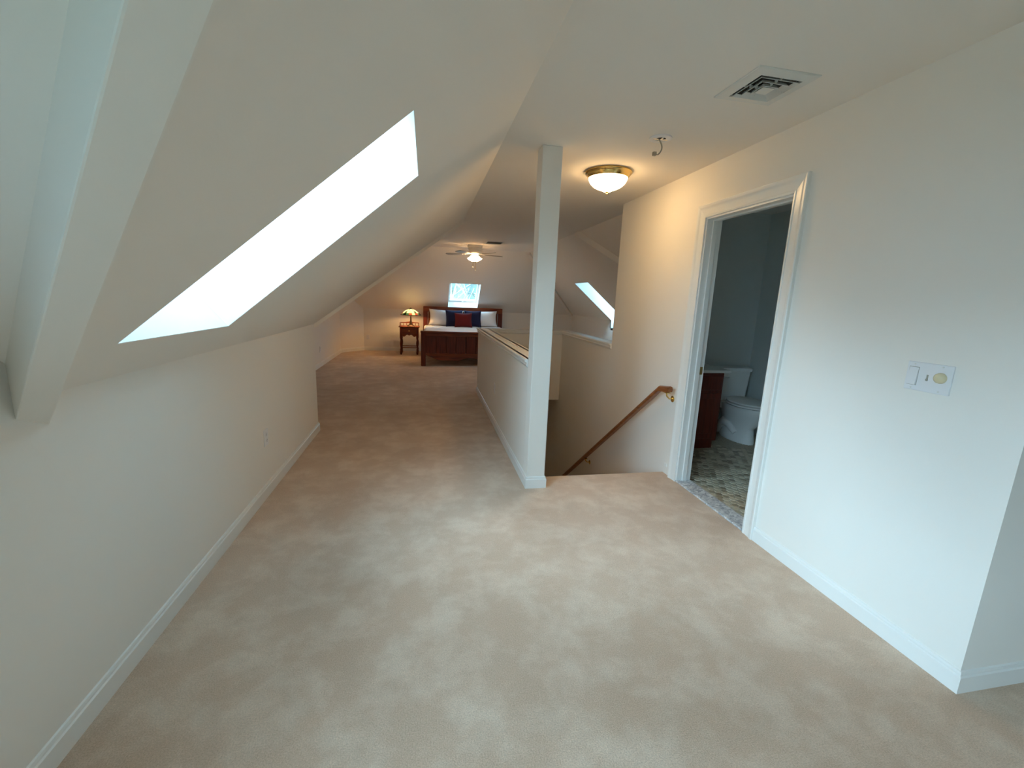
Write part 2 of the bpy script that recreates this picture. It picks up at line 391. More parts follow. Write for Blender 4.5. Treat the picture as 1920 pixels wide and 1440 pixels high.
# ------------------------------------------------------------------ skylights
def skylight(name, origin, u, v, n, hu, hv, depth, label):
    """origin = hole centre on the slope; u across, v up the slope, n outwards"""
    root = thing(name, label, 'skylight', origin, kind='structure')
    u, v, n = Vector(u), Vector(v).normalized(), Vector(n).normalized()
    P = lambda a, b, c: u*a+v*b+n*c
    def bx(mb, a0, a1, b0, b1, c0, c1): mb.prism([P(a0, b0, c0), P(a1, b0, c0), P(a1, b1, c0), P(a0, b1, c0)], n*(c1-c0))
    t = .04
    mb = MB()
    i = .003
    bx(mb, -hu-t, -hu+i, -hv-t, hv+t, .001, depth); bx(mb, hu-i, hu+t, -hv-t, hv+t, .001, depth)
    bx(mb, -hu+i, hu-i, -hv-t, -hv+i, .001, depth); bx(mb, -hu+i, hu-i, hv-i, hv+t, .001, depth)
    obj('shaft', mb, PAINT, root)
    mb = MB(); s = .05; c0, c1 = depth-.001, depth+.05
    bx(mb, -hu-t, -hu+s, -hv-t, hv+t, c0, c1); bx(mb, hu-s, hu+t, -hv-t, hv+t, c0, c1)
    bx(mb, -hu+s, hu-s, -hv-t, -hv+s, c0, c1); bx(mb, -hu+s, hu-s, hv-s, hv+t, c0, c1)
    fr = obj('sash_frame', mb, TRIM, root)
    mb = MB(); bx(mb, -.02, .02, -hv+s, -hv+s+.015, c0-.03, c0+.01); bx(mb, -.012, .012, -hv+s+.015, -hv+s+.05, c0-.03, c0-.015)
    obj('latch', mb, CHROME, fr)
    mb = MB(); bx(mb, -hu+s-.005, hu-s+.005, -hv+s-.005, hv-s+.005, depth+.02, depth+.026)
    obj('glass_pane', mb, GLASS, root)
    return root
c40, s40 = math.cos(math.radians(40.1)), math.sin(math.radians(40.1))
cx = (S1X0+S1X1)/2
skylight('window_1', (cx, (S1Y0+S1Y1)/2, zl(cx)), (0, 1, 0), (c40, 0, s40), (-s40, 0, c40), (S1Y1-S1Y0)/2, (S1X1-S1X0)/2/c40, .52, 'long skylight with a deep bright shaft in the corridor slope')
cy = (S2Y0+S2Y1)/2
skylight('window_2', ((S2X0+S2X1)/2, cy, zf(cy)), (1, 0, 0), (0, -c40, s40), (0, s40, c40), (S2X1-S2X0)/2, (S2Y1-S2Y0)/2/c40, .20, 'square skylight above the bed headboard')
# right skylight: shaft reaching down into the low wall
root = thing('window_3', 'narrow skylight reaching down into the low wall beyond the stairs', 'skylight', (XRK, S3Y0, S3Z), kind='structure')
DEP = .26; gx0, gz0 = S3X+s40*DEP, zr(S3X)+c40*DEP; gx1 = gx0+(gz0-S3Z)/TAN
loc = lambda x, y, z: (x-XRK, y-S3Y0, z-S3Z)
side = [(S3X, zr(S3X)), (XRK, ZK2), (XRK, S3Z), (gx1, S3Z), (gx0, gz0)]
mb = MB()
mb.prism([loc(x, S3Y1-.003, z) for x, z in side], (0, .043, 0)); mb.prism([loc(x, S3Y0+.003, z) for x, z in side], (0, -.043, 0))
mb.prism([loc(XRK, S3Y0, S3Z), loc(gx1, S3Y0, S3Z), loc(gx1, S3Y1, S3Z), loc(XRK, S3Y1, S3Z)], (0, 0, -.04))
mb.prism([loc(S3X, S3Y0, zr(S3X)), loc(gx0, S3Y0, gz0), loc(gx0, S3Y1, gz0), loc(S3X, S3Y1, zr(S3X))], (-.04*c40, 0, .04*s40))
obj('shaft', mb, PAINT, root)
def rs(mb, y0, y1, t0, t1, c0, c1):
    q = [Vector(loc(gx0+(gx1-gx0)*t, y, gz0+(S3Z-gz0)*t))+Vector((s40, 0, c40))*c0 for y, t in ((y0, t0), (y1, t0), (y1, t1), (y0, t1))]
    mb.prism(q, Vector((s40, 0, c40))*(c1-c0))
mb = MB(); rs(mb, S3Y0-.04, S3Y0+.04, -.03, 1.03, 0, .05); rs(mb, S3Y1-.04, S3Y1+.04, -.03, 1.03, 0, .05); rs(mb, S3Y0, S3Y1, -.03, .04, 0, .05); rs(mb, S3Y0, S3Y1, .96, 1.03, 0, .05)
obj('sash_frame', mb, TRIM, root)
mb = MB(); rs(mb, S3Y0+.03, S3Y1-.03, .03, .97, .02, .026); obj('glass_pane', mb, GLASS, root)

def sash_window(name, loc, rz, wd, hh, label):
    """double hung window; local +x points outdoors, origin at the sill centre on the room face"""
    root = thing(name, label, 'window', loc, rz, kind='structure'); hw = wd/2
    mb = MB().box(-.02, .0, -hw-.08, -hw, -.02, hh+.08).box(-.02, .0, hw, hw+.08, -.02, hh+.08).box(-.02, .0, -hw, hw, hh, hh+.08)
    obj('window_casing', mb, TRIM, root, bevel=.004)
    obj('window_sill', MB().box(-.05, .03, -hw-.09, hw+.09, -.025, 0), TRIM, root, bevel=.005)
    for z0, z1, x in ((0, hh/2+.02, .035), (hh/2-.02, hh, .07)):
        mb = MB().box(x, x+.03, -hw, -hw+.045, z0, z1).box(x, x+.03, hw-.045, hw, z0, z1).box(x, x+.03, -hw+.045, hw-.045, z0, z0+.045).box(x, x+.03, -hw+.045, hw-.045, z1-.045, z1)
        s_ = obj('sash', mb, TRIM, root, bevel=.003)
        obj('glass_pane', MB().box(x+.012, x+.018, -hw+.04, hw-.04, z0+.04, z1-.04), GLASS, s_)
sash_window('window_4', (XL, (W4Y0+W4Y1)/2, W4Z0), math.pi, W4Y1-W4Y0, W4Z1-W4Z0, 'white double hung window in the gable wall of the landing')
sash_window('window_5', (XBR, (W5Y0+W5Y1)/2, W5Z0), 0, W5Y1-W5Y0, W5Z1-W5Z0, 'small white window in the bathroom outer wall')

# ------------------------------------------------------------------ baseboards and caps
BB = [(0, .090), (.006, .088), (.0085, .080), (.0085, .074), (.013, .069), (.013, 0), (0, 0)]
def bboard(name, path, label): struct(name, sweep(path, BB), TRIM, label, 'baseboard')
bboard('baseboard_left', [(XBL, YV1), (XL, YV1), (XL, YB)], 'white moulded baseboard along the low knee wall')
bboard('baseboard_far', [(XRK, YW), (XRK, YF), (-1.5, YF), (XBL, 10.7), (XBL, YV1)], 'white baseboard around the bedroom')
bboard('baseboard_right', [(XE, YCOR), (XR, YCOR), (XR, D0-.09)], 'white baseboard turning the corner under the light switch')
bboard('baseboard_stair', [(XPR, YST-.02), (XPR, YP), (XPL, YP), (XPL, YHB1), (XRO, YHB1), (XRO, YW)], 'white baseboard wrapping the post and half wall')
CAPP = [(-.02, .965), (.020, .965), (.026, .957), (.024, .945), (.012, .943), (.010, .930), (.016, .922), (.005, .905), (0, .900), (-.02, .900)]
def cap_poly(mb, x0, x1, y0, y1): mb.box(x0, x1, y0, y1, .925, .965)
root = thing('trim_5', 'painted cap rail with moulding along the top of the stair half walls', 'cap rail', (0, 0, 0), kind='structure')
mb = MB(); cap_poly(mb, XPL, XPR, YP+.137, YHB1); cap_poly(mb, XPR, XR, YHB0, YHB1); cap_poly(mb, XR, XRO, YW, YHB1)
obj('cap', mb, TRIM, root)
obj('moulding', sweep([(XPL, YP+.137), (XPL, YHB1), (XRO, YHB1), (XRO, YW)], CAPP), TRIM, root)
obj('moulding', sweep([(XR, YW), (XR, YHB0), (XPR, YHB0), (XPR, YP+.137)], CAPP), TRIM, root)
tag(obj('post', MB().box(XPL, XPR, YP, YP+.137, 0, ZC), PAINT, bevel=.004), 'square white support post at the near end of the stair half wall', 'post')

# ------------------------------------------------------------------ bathroom doorway
root = thing('door_1', 'white cased doorway opening into the bathroom', 'doorway', (XR, D0, 0), kind='structure')
CW = .09
CP = [(0, 0), (0, .011), (.012, .013), (.016, .010), (.050, .013), (.066, .016), (.072, .021), (.086, .022), (.09, .018), (.09, 0)]
W_ = D1-D0
def leg(fn):
    r0 = [fn(u, v, 0) for u, v in CP]; r1 = [fn(u, v, 1) for u, v in CP]
    return MB().loft([r0, r1])
obj('casing', leg(lambda u, v, e: (-v, -u, (DH+u)*e)), TRIM, root, smooth=True)
obj('casing', leg(lambda u, v, e: (-v, W_+u, (DH+u)*e)), TRIM, root, smooth=True)
obj('casing', leg(lambda u, v, e: (-v, -u+(W_+2*u)*e, DH+u)), TRIM, root, smooth=True)
T = XRO-XR
obj('jamb', MB().box(0, T, -.001, .013, 0, DH-.006), TRIM, root)
fj = obj('jamb', MB().box(0, T, W_-.013, W_+.001, 0, DH-.006), TRIM, root)
obj('jamb', MB().box(0, T, -.001, W_+.001, DH-.013, DH+.001), TRIM, root)
obj('door_stop', MB().box(.045, .080, W_-.024, W_-.013, 0, DH-.013), TRIM, root, bevel=.002)
obj('door_stop', MB().box(.045, .080, .013, .024, 0, DH-.013), TRIM, root, bevel=.002)
obj('door_stop', MB().box(.045, .080, .013, W_-.013, DH-.024, DH-.013), TRIM, root, bevel=.002)
sp = obj('strike_plate', MB().box(.083, .108, W_-.0155, W_-.0125, .885, .945), OLDBRASS, fj, label='brass strike plate')
obj('threshold', MB().box(-.004, T+.004, .0, W_, 0, .014), MARBLE, root, bevel=.004, label='grey veined marble threshold')

# bathroom floor with hexagonal mosaic
fl = struct('floor_bathroom', MB().box(XRO, XBR, YCOR+.12, YBW, -.09, .002), GROUT, 'mottled beige hexagon tile floor of the bathroom', 'floor')
R = .0265; pit = .0525
hexv = []
def hexmesh(name, cs):
    mb = MB()
    for (x, y) in cs:
        a = [(x+R*math.sin(k*math.pi/3), y+R*math.cos(k*math.pi/3), 0) for k in range(6)]
        b = [(x+R*.9*math.sin(k*math.pi/3), y+R*.9*math.cos(k*math.pi/3), .004) for k in range(6)]
        mb.loft([a, b])
    return mb
cells = []
row = 0; y = 2.0
while y < YBW-.03:
    x = XRO+.03+(pit/2 if row % 2 else 0)
    while x < XBR-.03:
        cells.append((x, y)); x += pit
    y += pit*.866; row += 1
def seen(c):   # line of sight through the doorway opening
    k = XR/c[0]; yy = c[1]*k
    return D0+.01 < yy < D1+.02 and not (c[0] < 2.83 and c[1] > 3.66)
vis = sorted([c for c in cells if seen(c)], key=lambda c: c[0]**2+c[1]**2)
near = vis[:298]; ns = set(near); rest = [c for c in cells if c not in ns]
hm = hexmesh('tile', [(0, 0)]).mesh('tile'); hm.materials.append(TILE)
for (x, y) in near:
    o = bpy.data.objects.new('tile', hm); COL.objects.link(o); o.parent = fl; o.location = (x, y, .0015); o.rotation_euler = (0, 0, random.uniform(-.03, .03))
o = obj('tile_field', hexmesh('tile_field', rest), TILE, fl); o.location = (0, 0, .0015); o['kind'] = 'stuff'

# ------------------------------------------------------------------ handrail
root = thing('handrail', 'reddish wooden handrail on brass brackets descending along the stair wall', 'handrail', (XR, 3.1, 0))
RP = [(-.021, .0), (-.024, .02), (-.018, .042), (0, .05), (.018, .042), (.024, .02), (.021, .0)]
pts = [(3.115, .715), (3.27, .690), (5.75, .690-.765*2.48)]
def rail_ring(y, z): return [(-.062+a, y-3.1, z+b) for a, b in RP]
mb = MB().loft([rail_ring(*p) for p in pts]); obj('rail', mb, RAILW, root, bevel=.004)
for y in (3.165, 4.81):
    z = (.715 - (y-3.115)*.16) if y < 3.27 else .690-.765*(y-3.27)
    b = MB().tube([(-.004, y-3.1, z-.055), (-.03, y-3.1, z-.058), (-.055, y-3.1, z-.035), (-.062, y-3.1, z-.004)], .0065, 8)
    b.lathe([(.026, 0), (.026, -.004), (.012, -.010)], (0, y-3.1, z-.06), 16, axis='x')
    b.box(-.078, -.046, y-3.135, y-3.065, z-.006, z)
    obj('bracket', b, BRASS, root, smooth=True, label='brass rail bracket')

# ------------------------------------------------------------------ switch plate, outlets
root = thing('light_switch', 'white switch plate with a rocker and a round cream dimmer knob', 'switch', (XR, 1.373, 1.16))
obj('plate', MB().box(-.006, 0, -.083, .083, -.0585, .0585), PLATE, root, bevel=.0035, seg=3)
pr = [(.0335, .005), (.0335, .0)]
obj('rocker_gap', MB().box(-.0063, -.0055, .0365, .0735, -.038, .038), CORD, root)
obj('rocker_switch', MB().prism([(-.006, .038, -.036), (-.013, .038, -.036), (-.007, .038, .036), (-.006, .038, .036)], (0, .034, 0)), PLATE, root, bevel=.001)
obj('slide_switch', MB().box(-.0062, -.0055, .002-.0035, .002+.0035, -.014, .012).box(-.010, -.006, .002-.0035, .002+.0035, -.012, -.005), CORD, root)
obj('dimmer_knob', MB().lathe([(.021, -.006), (.021, -.012), (.0195, -.018), (.016, -.023), (.010, -.0265), (.002, -.0275)], (0, -.046, .006), 28, axis='x'), KNOBC, root, smooth=True, label='cream dimmer knob')
for y in (.055, -.046):
    for z in (.049, -.049): obj('screw', MB().lathe([(.0035, -.0055), (.003, -.0075)], (0, y, z), 10, axis='x'), VENTM, root)
def outlet(loc, rz, label):
    root = thing('wall_outlet', label, 'outlet', loc, rz)      # local -x faces the room
    obj('plate', MB().box(-.006, 0, -.036, .036, -.058, .058), PLATE, root, bevel=.003)
    for z in (-.02, .02):
        r = obj('receptacle', MB().lathe([(.0165, -.005), (.016, -.0085)], (0, 0, z), 20, axis='x'), PLATE, root)
        obj('slots', MB().box(-.0088, -.008, -.008, -.006, z-.003, z+.007).box(-.0088, -.008, .006, .008, z-.003, z+.007).box(-.0088, -.008, -.002, .002, z-.010, z-.006), DARK, r)
    return root
outlet((XL, 3.115, .407), math.pi, 'white outlet low on the knee wall under the skylight')
outlet((XPL, 4.67, .42), 0, 'white outlet on the stair half wall')
outlet((-1.405, YF, .326), math.pi/2, 'white outlet on the far bedroom wall left of the nightstand')
outlet((XBL, 8.65, .325), math.pi, 'white outlet on the bedroom gable wall')
tag(obj('corner_clip', MB().box(XR-.008, XR, 3.135, 3.17, .062, .092), TRIM, bevel=.004), 'tiny white plastic block on the wall above the top stair', 'wall clip')

# ------------------------------------------------------------------ ceiling vents
def diffuser():
    root = thing('ceiling_vent', 'square white four way ceiling diffuser with stepped louvres', 'vent', (1.513, 1.955, ZC))
    o, i = .152, .104
    mb = MB()
    outer = [(-o, -o), (o, -o), (o, o), (-o, o)]; inner = [(-i, -i), (i, -i), (i, i), (-i, i)]
    mb.loft([[(x, y, 0) for x, y in outer], [(x, y, -.004) for x, y in outer], [(x*.98, y*.98, -.007) for x, y in outer], [(x, y, -.012) for x, y in inner], [(x, y, 0) for x, y in inner]], cap=False)
    obj('flange', mb, VENTM, root)
    obj('duct_opening', MB().box(-i, i, -i, i, -.0015, .0), DARK, root)
    for k, s in enumerate((.098, .070, .043)):
        a = s; b = s-.020
        mb = MB(); q = lambda h, z: [(-h, -h, z), (h, -h, z), (h, h, z), (-h, h, z)]
        mb.loft([q(a-.011, -.005), q(a-.012, -.005), q(a-.004, -.0165-.002*k), q(a-.0025, -.0155-.002*k)], cap=False)
        mb.add(q(a-.011, -.005)+q(a-.0025, -.0155-.002*k), [(i_, (i_+1) % 4, (i_+1) % 4+4, i_+4) for i_ in range(4)])
        for sx, sy in ((1, 0), (-1, 0), (0, 1), (0, -1)):
            x, y = sx*(a-.001), sy*(a-.001)
            mb.box(x-(.008 if sx else .0012), x+(.008 if sx else .0012), y-(.008 if sy else .0012), y+(.008 if sy else .0012), -.014, -.002)
        obj('louvre', mb, VENTM, root)
    obj('centre_plate', MB().box(-.030, .030, -.030, .030, -.020, -.017), VENTM, root, bevel=.002)
diffuser()
root = thing('return_grille', 'small dark slatted ceiling grille near the ceiling fan', 'vent', (1.235, 8.30, ZC))
hx_, hy_ = .16, .19
obj('frame', MB().box(-hx_, -hx_+.02, -hy_, hy_, -.008, 0).box(hx_-.02, hx_, -hy_, hy_, -.008, 0).box(-hx_+.02, hx_-.02, -hy_, -hy_+.02, -.008, 0).box(-hx_+.02, hx_-.02, hy_-.02, hy_, -.008, 0), VENTM, root)
obj('backing', MB().box(-hx_+.02, hx_-.02, -hy_+.02, hy_-.02, -.001, 0), DARK, root)
for k in range(12):
    x = -.13+k*.0236
    obj('slat', MB().prism([(x, -hy_+.02, -.008), (x+.008, -hy_+.02, -.002), (x+.009, -hy_+.02, -.002), (x+.001, -hy_+.02, -.008)], (0, 2*hy_-.04, 0)), VENTM, root)

# ------------------------------------------------------------------ detector base with cable
root = thing('detector_mount', 'bare round detector base with a cable dangling from the ceiling', 'detector base', (1.40, 2.67, ZC))
obj('base_plate', MB().lathe([(.068, 0), (.068, -.006), (.060, -.010), (.034, -.008), (.032, -.003)], seg=28, cap=False), CHROME if False else PLATE, root, smooth=True)
obj('junction_box', MB().lathe([(.034, -.001), (.034, -.002)], seg=20), DARK, root)
obj('cross_bar', MB().box(-.055, .055, -.008, .008, -.009, -.004).box(-.006, .006, -.03, .03, -.010, -.005), CHROME, root)
P = []
for k in range(17):
    t = k/16; P.append((-.006+.020*math.sin(t*math.pi*1.25-.35)+(.0 if t < .8 else -.05*(t-.8)), .0, -.004-.103*min(t, .9)-(t-.9 if t > .9 else 0)*-.06))
cb = obj('cable', MB().tube(P, .0042, 8), CORD, root, smooth=True)
e_ = P[-1]
obj('connector', MB().box(e_[0]-.018, e_[0]+.004, e_[1]-.010, e_[1]+.010, e_[2]-.012, e_[2]+.010), CORD, cb, bevel=.003)

# ------------------------------------------------------------------ flush ceiling light
root = thing('ceiling_light', 'lit flush ceiling light with brass rim and frosted glass dome', 'ceiling light', (1.388, 3.43, ZC))
obj('brass_rim', MB().lathe([(.165, 0), (.180, -.004), (.182, -.012), (.176, -.020), (.168, -.024), (.164, -.034), (.157, -.046), (.152, -.050), (.146, -.048)], seg=48, cap=False), BRASS, root, smooth=True)
obj('glass_dome', MB().lathe([(.150, -.047), (.146, -.062), (.135, -.084), (.115, -.104), (.088, -.120), (.058, -.132), (.036, -.139), (.026, -.146), (.004, -.148)], seg=40, cap=False), DOMEGLASS, root, smooth=True)
obj('finial', MB().lathe([(.004, -.144), (.012, -.148), (.011, -.152), (.006, -.156), (.008, -.161), (.002, -.167)], seg=16), BRASS, root, smooth=True)

# ------------------------------------------------------------------ ceiling fan
root = thing('ceiling_fan', 'white five blade hugger ceiling fan with three lit bell shades', 'ceiling fan', (.945, 8.95, ZC))
obj('motor_housing', MB().lathe([(.145, 0), (.150, -.010), (.145, -.045), (.128, -.050), (.128, -.085), (.118, -.095), (.118, -.125), (.135, -.135), (.128, -.152), (.09, -.162), (.055, -.175), (.05, -.20), (.02, -.215)], seg=36), FANW, root, smooth=True)
bl = None
for k in range(5):
    a = math.radians(14+72*k)
    if bl is None:
        mb = MB(); out = [(.20, -.045), (.30, -.058), (.50, -.066), (.575, -.058), (.60, -.02), (.60, .02), (.575, .058), (.50, .066), (.30, .058), (.20, .045)]
        mb.prism([(x, y, -.172+y*.18) for x, y in out], (0, 0, .007))
        bl = mb.mesh('blade'); bl.materials.append(BLADE)
        mb = MB().prism([(.10, -.018, -.160), (.26, -.026, -.178), (.26, .026, -.170), (.10, .018, -.156)], (0, 0, .005)); ir = mb.mesh('blade_iron'); ir.materials.append(FANW)
    o = obj('blade', bl, BLADE, root); o.rotation_euler = (0, 0, a)
    i_ = obj('blade_iron', ir, FANW, o)
SHP = [(.018, 0), (.030, -.012), (.036, -.035), (.044, -.062), (.062, -.088), (.066, -.092)]
for k in range(3):
    a = math.radians(-100+120*k); tilt = .55
    dr = Vector((math.cos(a), math.sin(a), 0)); ax = (dr*math.sin(tilt)+Vector((0, 0, -math.cos(tilt)))).normalized()
    e1 = Vector((-math.sin(a), math.cos(a), 0)); e2 = ax.cross(e1); base = Vector((0, 0, -.195))+dr*.055
    rings = [[tuple(base+ax*(-h)+e1*r*math.cos(2*math.pi*j/18)+e2*r*math.sin(2*math.pi*j/18)) for j in range(18)] for r, h in SHP]
    sh = obj('glass_shade', MB().loft(rings, cap=False), FANGLASS, root, smooth=True, label='lit frosted bell shade')
    obj('lamp_arm', MB().tube([(0, 0, -.185), tuple(base)], .012, 8), FANW, sh)
for x, l in ((-.035, .155), (.012, .205)):
    c = obj('pull_chain', MB().tube([(x, -.05, -.21), (x, -.05, -.21-l*1.25)], .004, 6), BRASS, root)
    obj('pull_knob', MB().lathe([(.003, 0), (.013, -.012), (.013, -.030), (.003, -.042)], (x, -.05, -.21-l*1.25), 10), FANW, c, smooth=True)

# ------------------------------------------------------------------ bed
BX0, BX1, BY0, BY1 = -.10, 1.89, 8.82, 11.0
root = thing('bed', 'king size bed of reddish wood with white bedding', 'bed', ((BX0+BX1)/2, (BY0+BY1)/2, 0))
HW = (BX1-BX0)/2; HL = (BY1-BY0)/2
# headboard
hb = obj('headboard', MB().box(-HW+.15, HW-.13, HL-.075, HL-.045, .30, 1.03), CHERRYX, root)
obj('headboard_rail', MB().box(-HW+.03, HW-.01, HL-.10, HL-.03, 1.00, 1.135), CHERRYX, hb, bevel=.012)
for x in (-HW+.03, HW-.12): obj('headboard_post', MB().box(x, x+.11, HL-.10, HL-.03, 0, 1.01), CHERRY, hb, bevel=.008)
# footboard: planks in a frame
fb = obj('footboard', MB().box(-HW+.05, HW-.05, -HL+.045, -HL+.06, .26, .62), CHERRY, root)
for x in (-HW, HW-.095): obj('footboard_post', MB().box(x, x+.095, -HL-.005, -HL+.075, 0, .685), CHERRY, fb, bevel=.008)
obj('footboard_rail', MB().box(-HW-.01, HW+.01, -HL-.012, -HL+.085, .665, .70).box(-HW+.02, HW-.02, -HL, -HL+.07, .60, .665), CHERRYX, fb, bevel=.01)
npl = 9; w0 = -HW+.095; wp = (2*HW-.19)/npl
for k in range(npl):
    obj('plank', MB().box(w0+k*wp+.004, w0+(k+1)*wp-.004, -HL+.018, -HL+.046, .25, .605), CHERRY, fb, bevel=.006)
prof = []
nn = 48
for k in range(nn+1):
    t = k/nn; x = w0+(2*HW-.19)*t; u = abs(t-.5)*2
    zb = .115+.055*max(0, math.cos(u*math.pi*2.0))*(1 if u < .25 or u > .75 else .0) - .0 + (.05*u**6)
    prof.append((x, zb))
mb = MB().prism([(x, -HL+.008, z) for x, z in prof]+[(w0+2*HW-.19, -HL+.008, .255), (w0, -HL+.008, .255)], (0, .045, 0))
obj('scalloped_apron', mb, CHERRYX, fb)
for x in (-HW+.015, HW-.055): obj('side_rail', MB().box(x, x+.04, -HL+.07, HL-.09, .20, .44), CHERRY, root, bevel=.005)
obj('box_spring', MB().box(-HW+.06, HW-.06, -HL+.09, HL-.11, .24, .44), LINEN, root, bevel=.03, seg=3)
obj('mattress', MB().box(-HW+.055, HW-.055, -HL+.085, HL-.105, .44, .685), LINEN, root, bevel=.05, seg=4)

def pillow_mesh(name, wd, ht, th, mat, pinch=.09):
    n = 18; mb = MB()
    for s in (1, -1):
        vs = []
        for j in range(n+1):
            for i in range(n+1):
                u, v = -1+2*i/n, -1+2*j/n
                t = th/2*max(0, (1-u**4)*(1-v**4))**.62
                vs.append((u*wd/2*(1-pinch*(1-v*v)), s*(t+.004) if 0 < i < n and 0 < j < n else 0, ht/2+v*ht/2*(1-pinch*(1-u*u))))
        fs = [(j*(n+1)+i, j*(n+1)+i+1, (j+1)*(n+1)+i+1, (j+1)*(n+1)+i) for j in range(n) for i in range(n)]
        mb.add(vs, fs)
    me = mb.mesh(name); me.materials.append(mat)
    for p in me.polygons: p.use_smooth = True
    return me
def pillow(name, me, mat, loc, lean, label, rz=0, ry=0, group=None):
    o = bpy.data.objects.new(name, me); COL.objects.link(o); o.location = loc; o.rotation_euler = (-lean, ry, rz)
    return tag(o, label, 'pillow', group)
wp_ = pillow_mesh('pillow', .83, .40, .18, LINEN); cu = pillow_mesh('cushion', .42, .42, .14, NAVY); cr = pillow_mesh('cushion_red', .42, .36, .14, RED)
zt = .682
pillow('pillow', wp_, LINEN, (.47, 10.74, zt), .30, 'large white pillow at the nightstand end of the headboard', rz=.03, ry=.04)
pillow('pillow', wp_, LINEN, (1.32, 10.74, zt), .30, 'large white pillow at the headboard end away from the nightstand', rz=-.03, ry=-.02)
pillow('cushion', cu, NAVY, (.665, 10.52, zt), .36, 'navy blue cushion on the nightstand side of the red cushion', rz=.05)
pillow('cushion', cu, NAVY, (1.10, 10.52, zt), .36, 'navy blue cushion on the side of the red cushion away from the nightstand', rz=-.05)
pillow('cushion', cr, RED, (.865, 10.36, zt), .36, 'dark red cushion in front of the two navy cushions')

# ------------------------------------------------------------------ nightstand and lamp
root = thing('nightstand', 'small reddish wooden nightstand with turned legs and gallery rail', 'nightstand', (-.39, 10.69, 0))
a, b = .215, .20
LEGP = [(.020, 0), (.024, .02), (.026, .07), (.020, .09), (.028, .11), (.020, .13), (.018, .16), (.027, .22), (.029, .27), (.022, .33), (.017, .35), (.026, .37), (.024, .40)]
for sx in (-1, 1):
    for sy in (-1, 1):
        lg = obj('leg', MB().lathe(LEGP, (sx*(a-.028), sy*(b-.028), 0), 14).box(sx*(a-.028)-.026, sx*(a-.028)+.026, sy*(b-.028)-.026, sy*(b-.028)+.026, .395, .64), CHERRY, root, smooth=True)
obj('carcass', MB().box(-a+.045, a-.045, b-.035, b-.02, .45, .64).box(-a+.02, -a+.035, -b+.03, b-.03, .45, .64).box(a-.035, a-.02, -b+.03, b-.03, .45, .64), CHERRY, root)
dw = obj('drawer', MB().box(-a+.057, a-.057, -b+.008, -b+.3, .49, .63), CHERRYX, root, bevel=.004)
obj('knob', MB().lathe([(.006, 0), (.006, -.010), (.014, -.016), (.014, -.022), (.004, -.027)], (0, -b+.008, .56), 14, axis='y'), BRASS, dw, smooth=True)
pf = [(-a+.05+k*(2*a-.1)/24, .445+.025*(1 if False else math.cos(k/24*2*math.pi*1.0))*(-1)*.8 + .012*math.cos(k/24*6*math.pi)) for k in range(25)]
obj('scalloped_apron', MB().prism([(x, -b+.012, z) for x, z in pf]+[(a-.05, -b+.012, .49), (-a+.05, -b+.012, .49)], (0, .018, 0)), CHERRYX, root)
obj('top', MB().box(-a-.025, a+.025, -b-.02, b+.01, .64, .662), CHERRYX, root, bevel=.007)
obj('stretcher', MB().box(-a+.03, a-.03, -b+.018, -b+.038, .155, .175), CHERRYX, root, bevel=.004)
obj('stretcher', MB().box(-a+.03, a-.03, b-.038, b-.018, .155, .175), CHERRYX, root, bevel=.004)
for x in (-a+.028, a-.028): obj('stretcher', MB().box(x-.01, x+.01, -b+.03, b-.03, .155, .175), CHERRY, root, bevel=.004)
gr = [(-a, -.02), (-a, b-.02), (a, b-.02), (a, -.02)]
gal = obj('gallery_rail', MB().box(-a-.008, -a+.008, -.03, b-.01, .718, .735).box(a-.008, a+.008, -.03, b-.01, .718, .735).prism([(-a, b-.024, .718), (-a, b-.024, .738), (-a*.5, b-.024, .742), (0, b-.024, .758), (a*.5, b-.024, .742), (a, b-.024, .738), (a, b-.024, .718)], (0, .014, 0)), CHERRYX, root)
for x, y in [(-a, -.015), (-a, .07), (-a, .155), (a, -.015), (a, .07), (a, .155)]+[(-a+.075+k*.07, b-.017) for k in range(5)]:
    obj('spindle', MB().lathe([(.006, .66), (.005, .675), (.009, .69), (.005, .705), (.006, .72)], (x, y, 0), 8), CHERRYX, gal, smooth=True)

root = thing('table_lamp', 'lit stained glass table lamp with a dark bronze base', 'lamp', (-.355, 10.66, .662))
obj('lamp_base', MB().lathe([(.095, 0), (.095, .010), (.075, .022), (.055, .030), (.045, .034), (.030, .075), (.020, .13), (.016, .19), (.014, .235)], seg=24), BRONZE, root, smooth=True)
obj('stem', MB().lathe([(.010, .23), (.012, .26), (.008, .30), (.006, .40)], seg=12), BRASS, root, smooth=True)
rows = [(.030, .405), (.085, .385), (.140, .352), (.185, .312), (.225, .272), (.235, .258)]
ns_ = 18; mb = MB()
for i in range(len(rows)-1):
    for k in range(ns_):
        a0, a1 = 2*math.pi*k/ns_, 2*math.pi*(k+1)/ns_
        (ra, za), (rb, zb) = rows[i], rows[i+1]
        mi = (0, 0, (0, 3, 0, 2)[k % 4], (2, 1, 3, 1, 2, 4)[k % 6], 4)[i] if i < 5 else 4
        if i == 0 and k % 3 == 0: mi = 2
        mb.add([(ra*math.cos(a0), ra*math.sin(a0), za), (ra*math.cos(a1), ra*math.sin(a1), za), (rb*math.cos(a1), rb*math.sin(a1), zb), (rb*math.cos(a0), rb*math.sin(a0), zb)], [(0, 1, 2, 3)], mi)
sh = obj('lamp_shade', mb, [PANE_Y, PANE_R, PANE_G, PANE_A, LEAD], root)
mb = MB()
for k in range(0, ns_, 3):
    t = 2*math.pi*k/ns_; mb.tube([(r*math.cos(t)*1.005, r*math.sin(t)*1.005, z+.001) for r, z in rows], .003, 5)
obj('lead_came', mb, LEAD, sh)
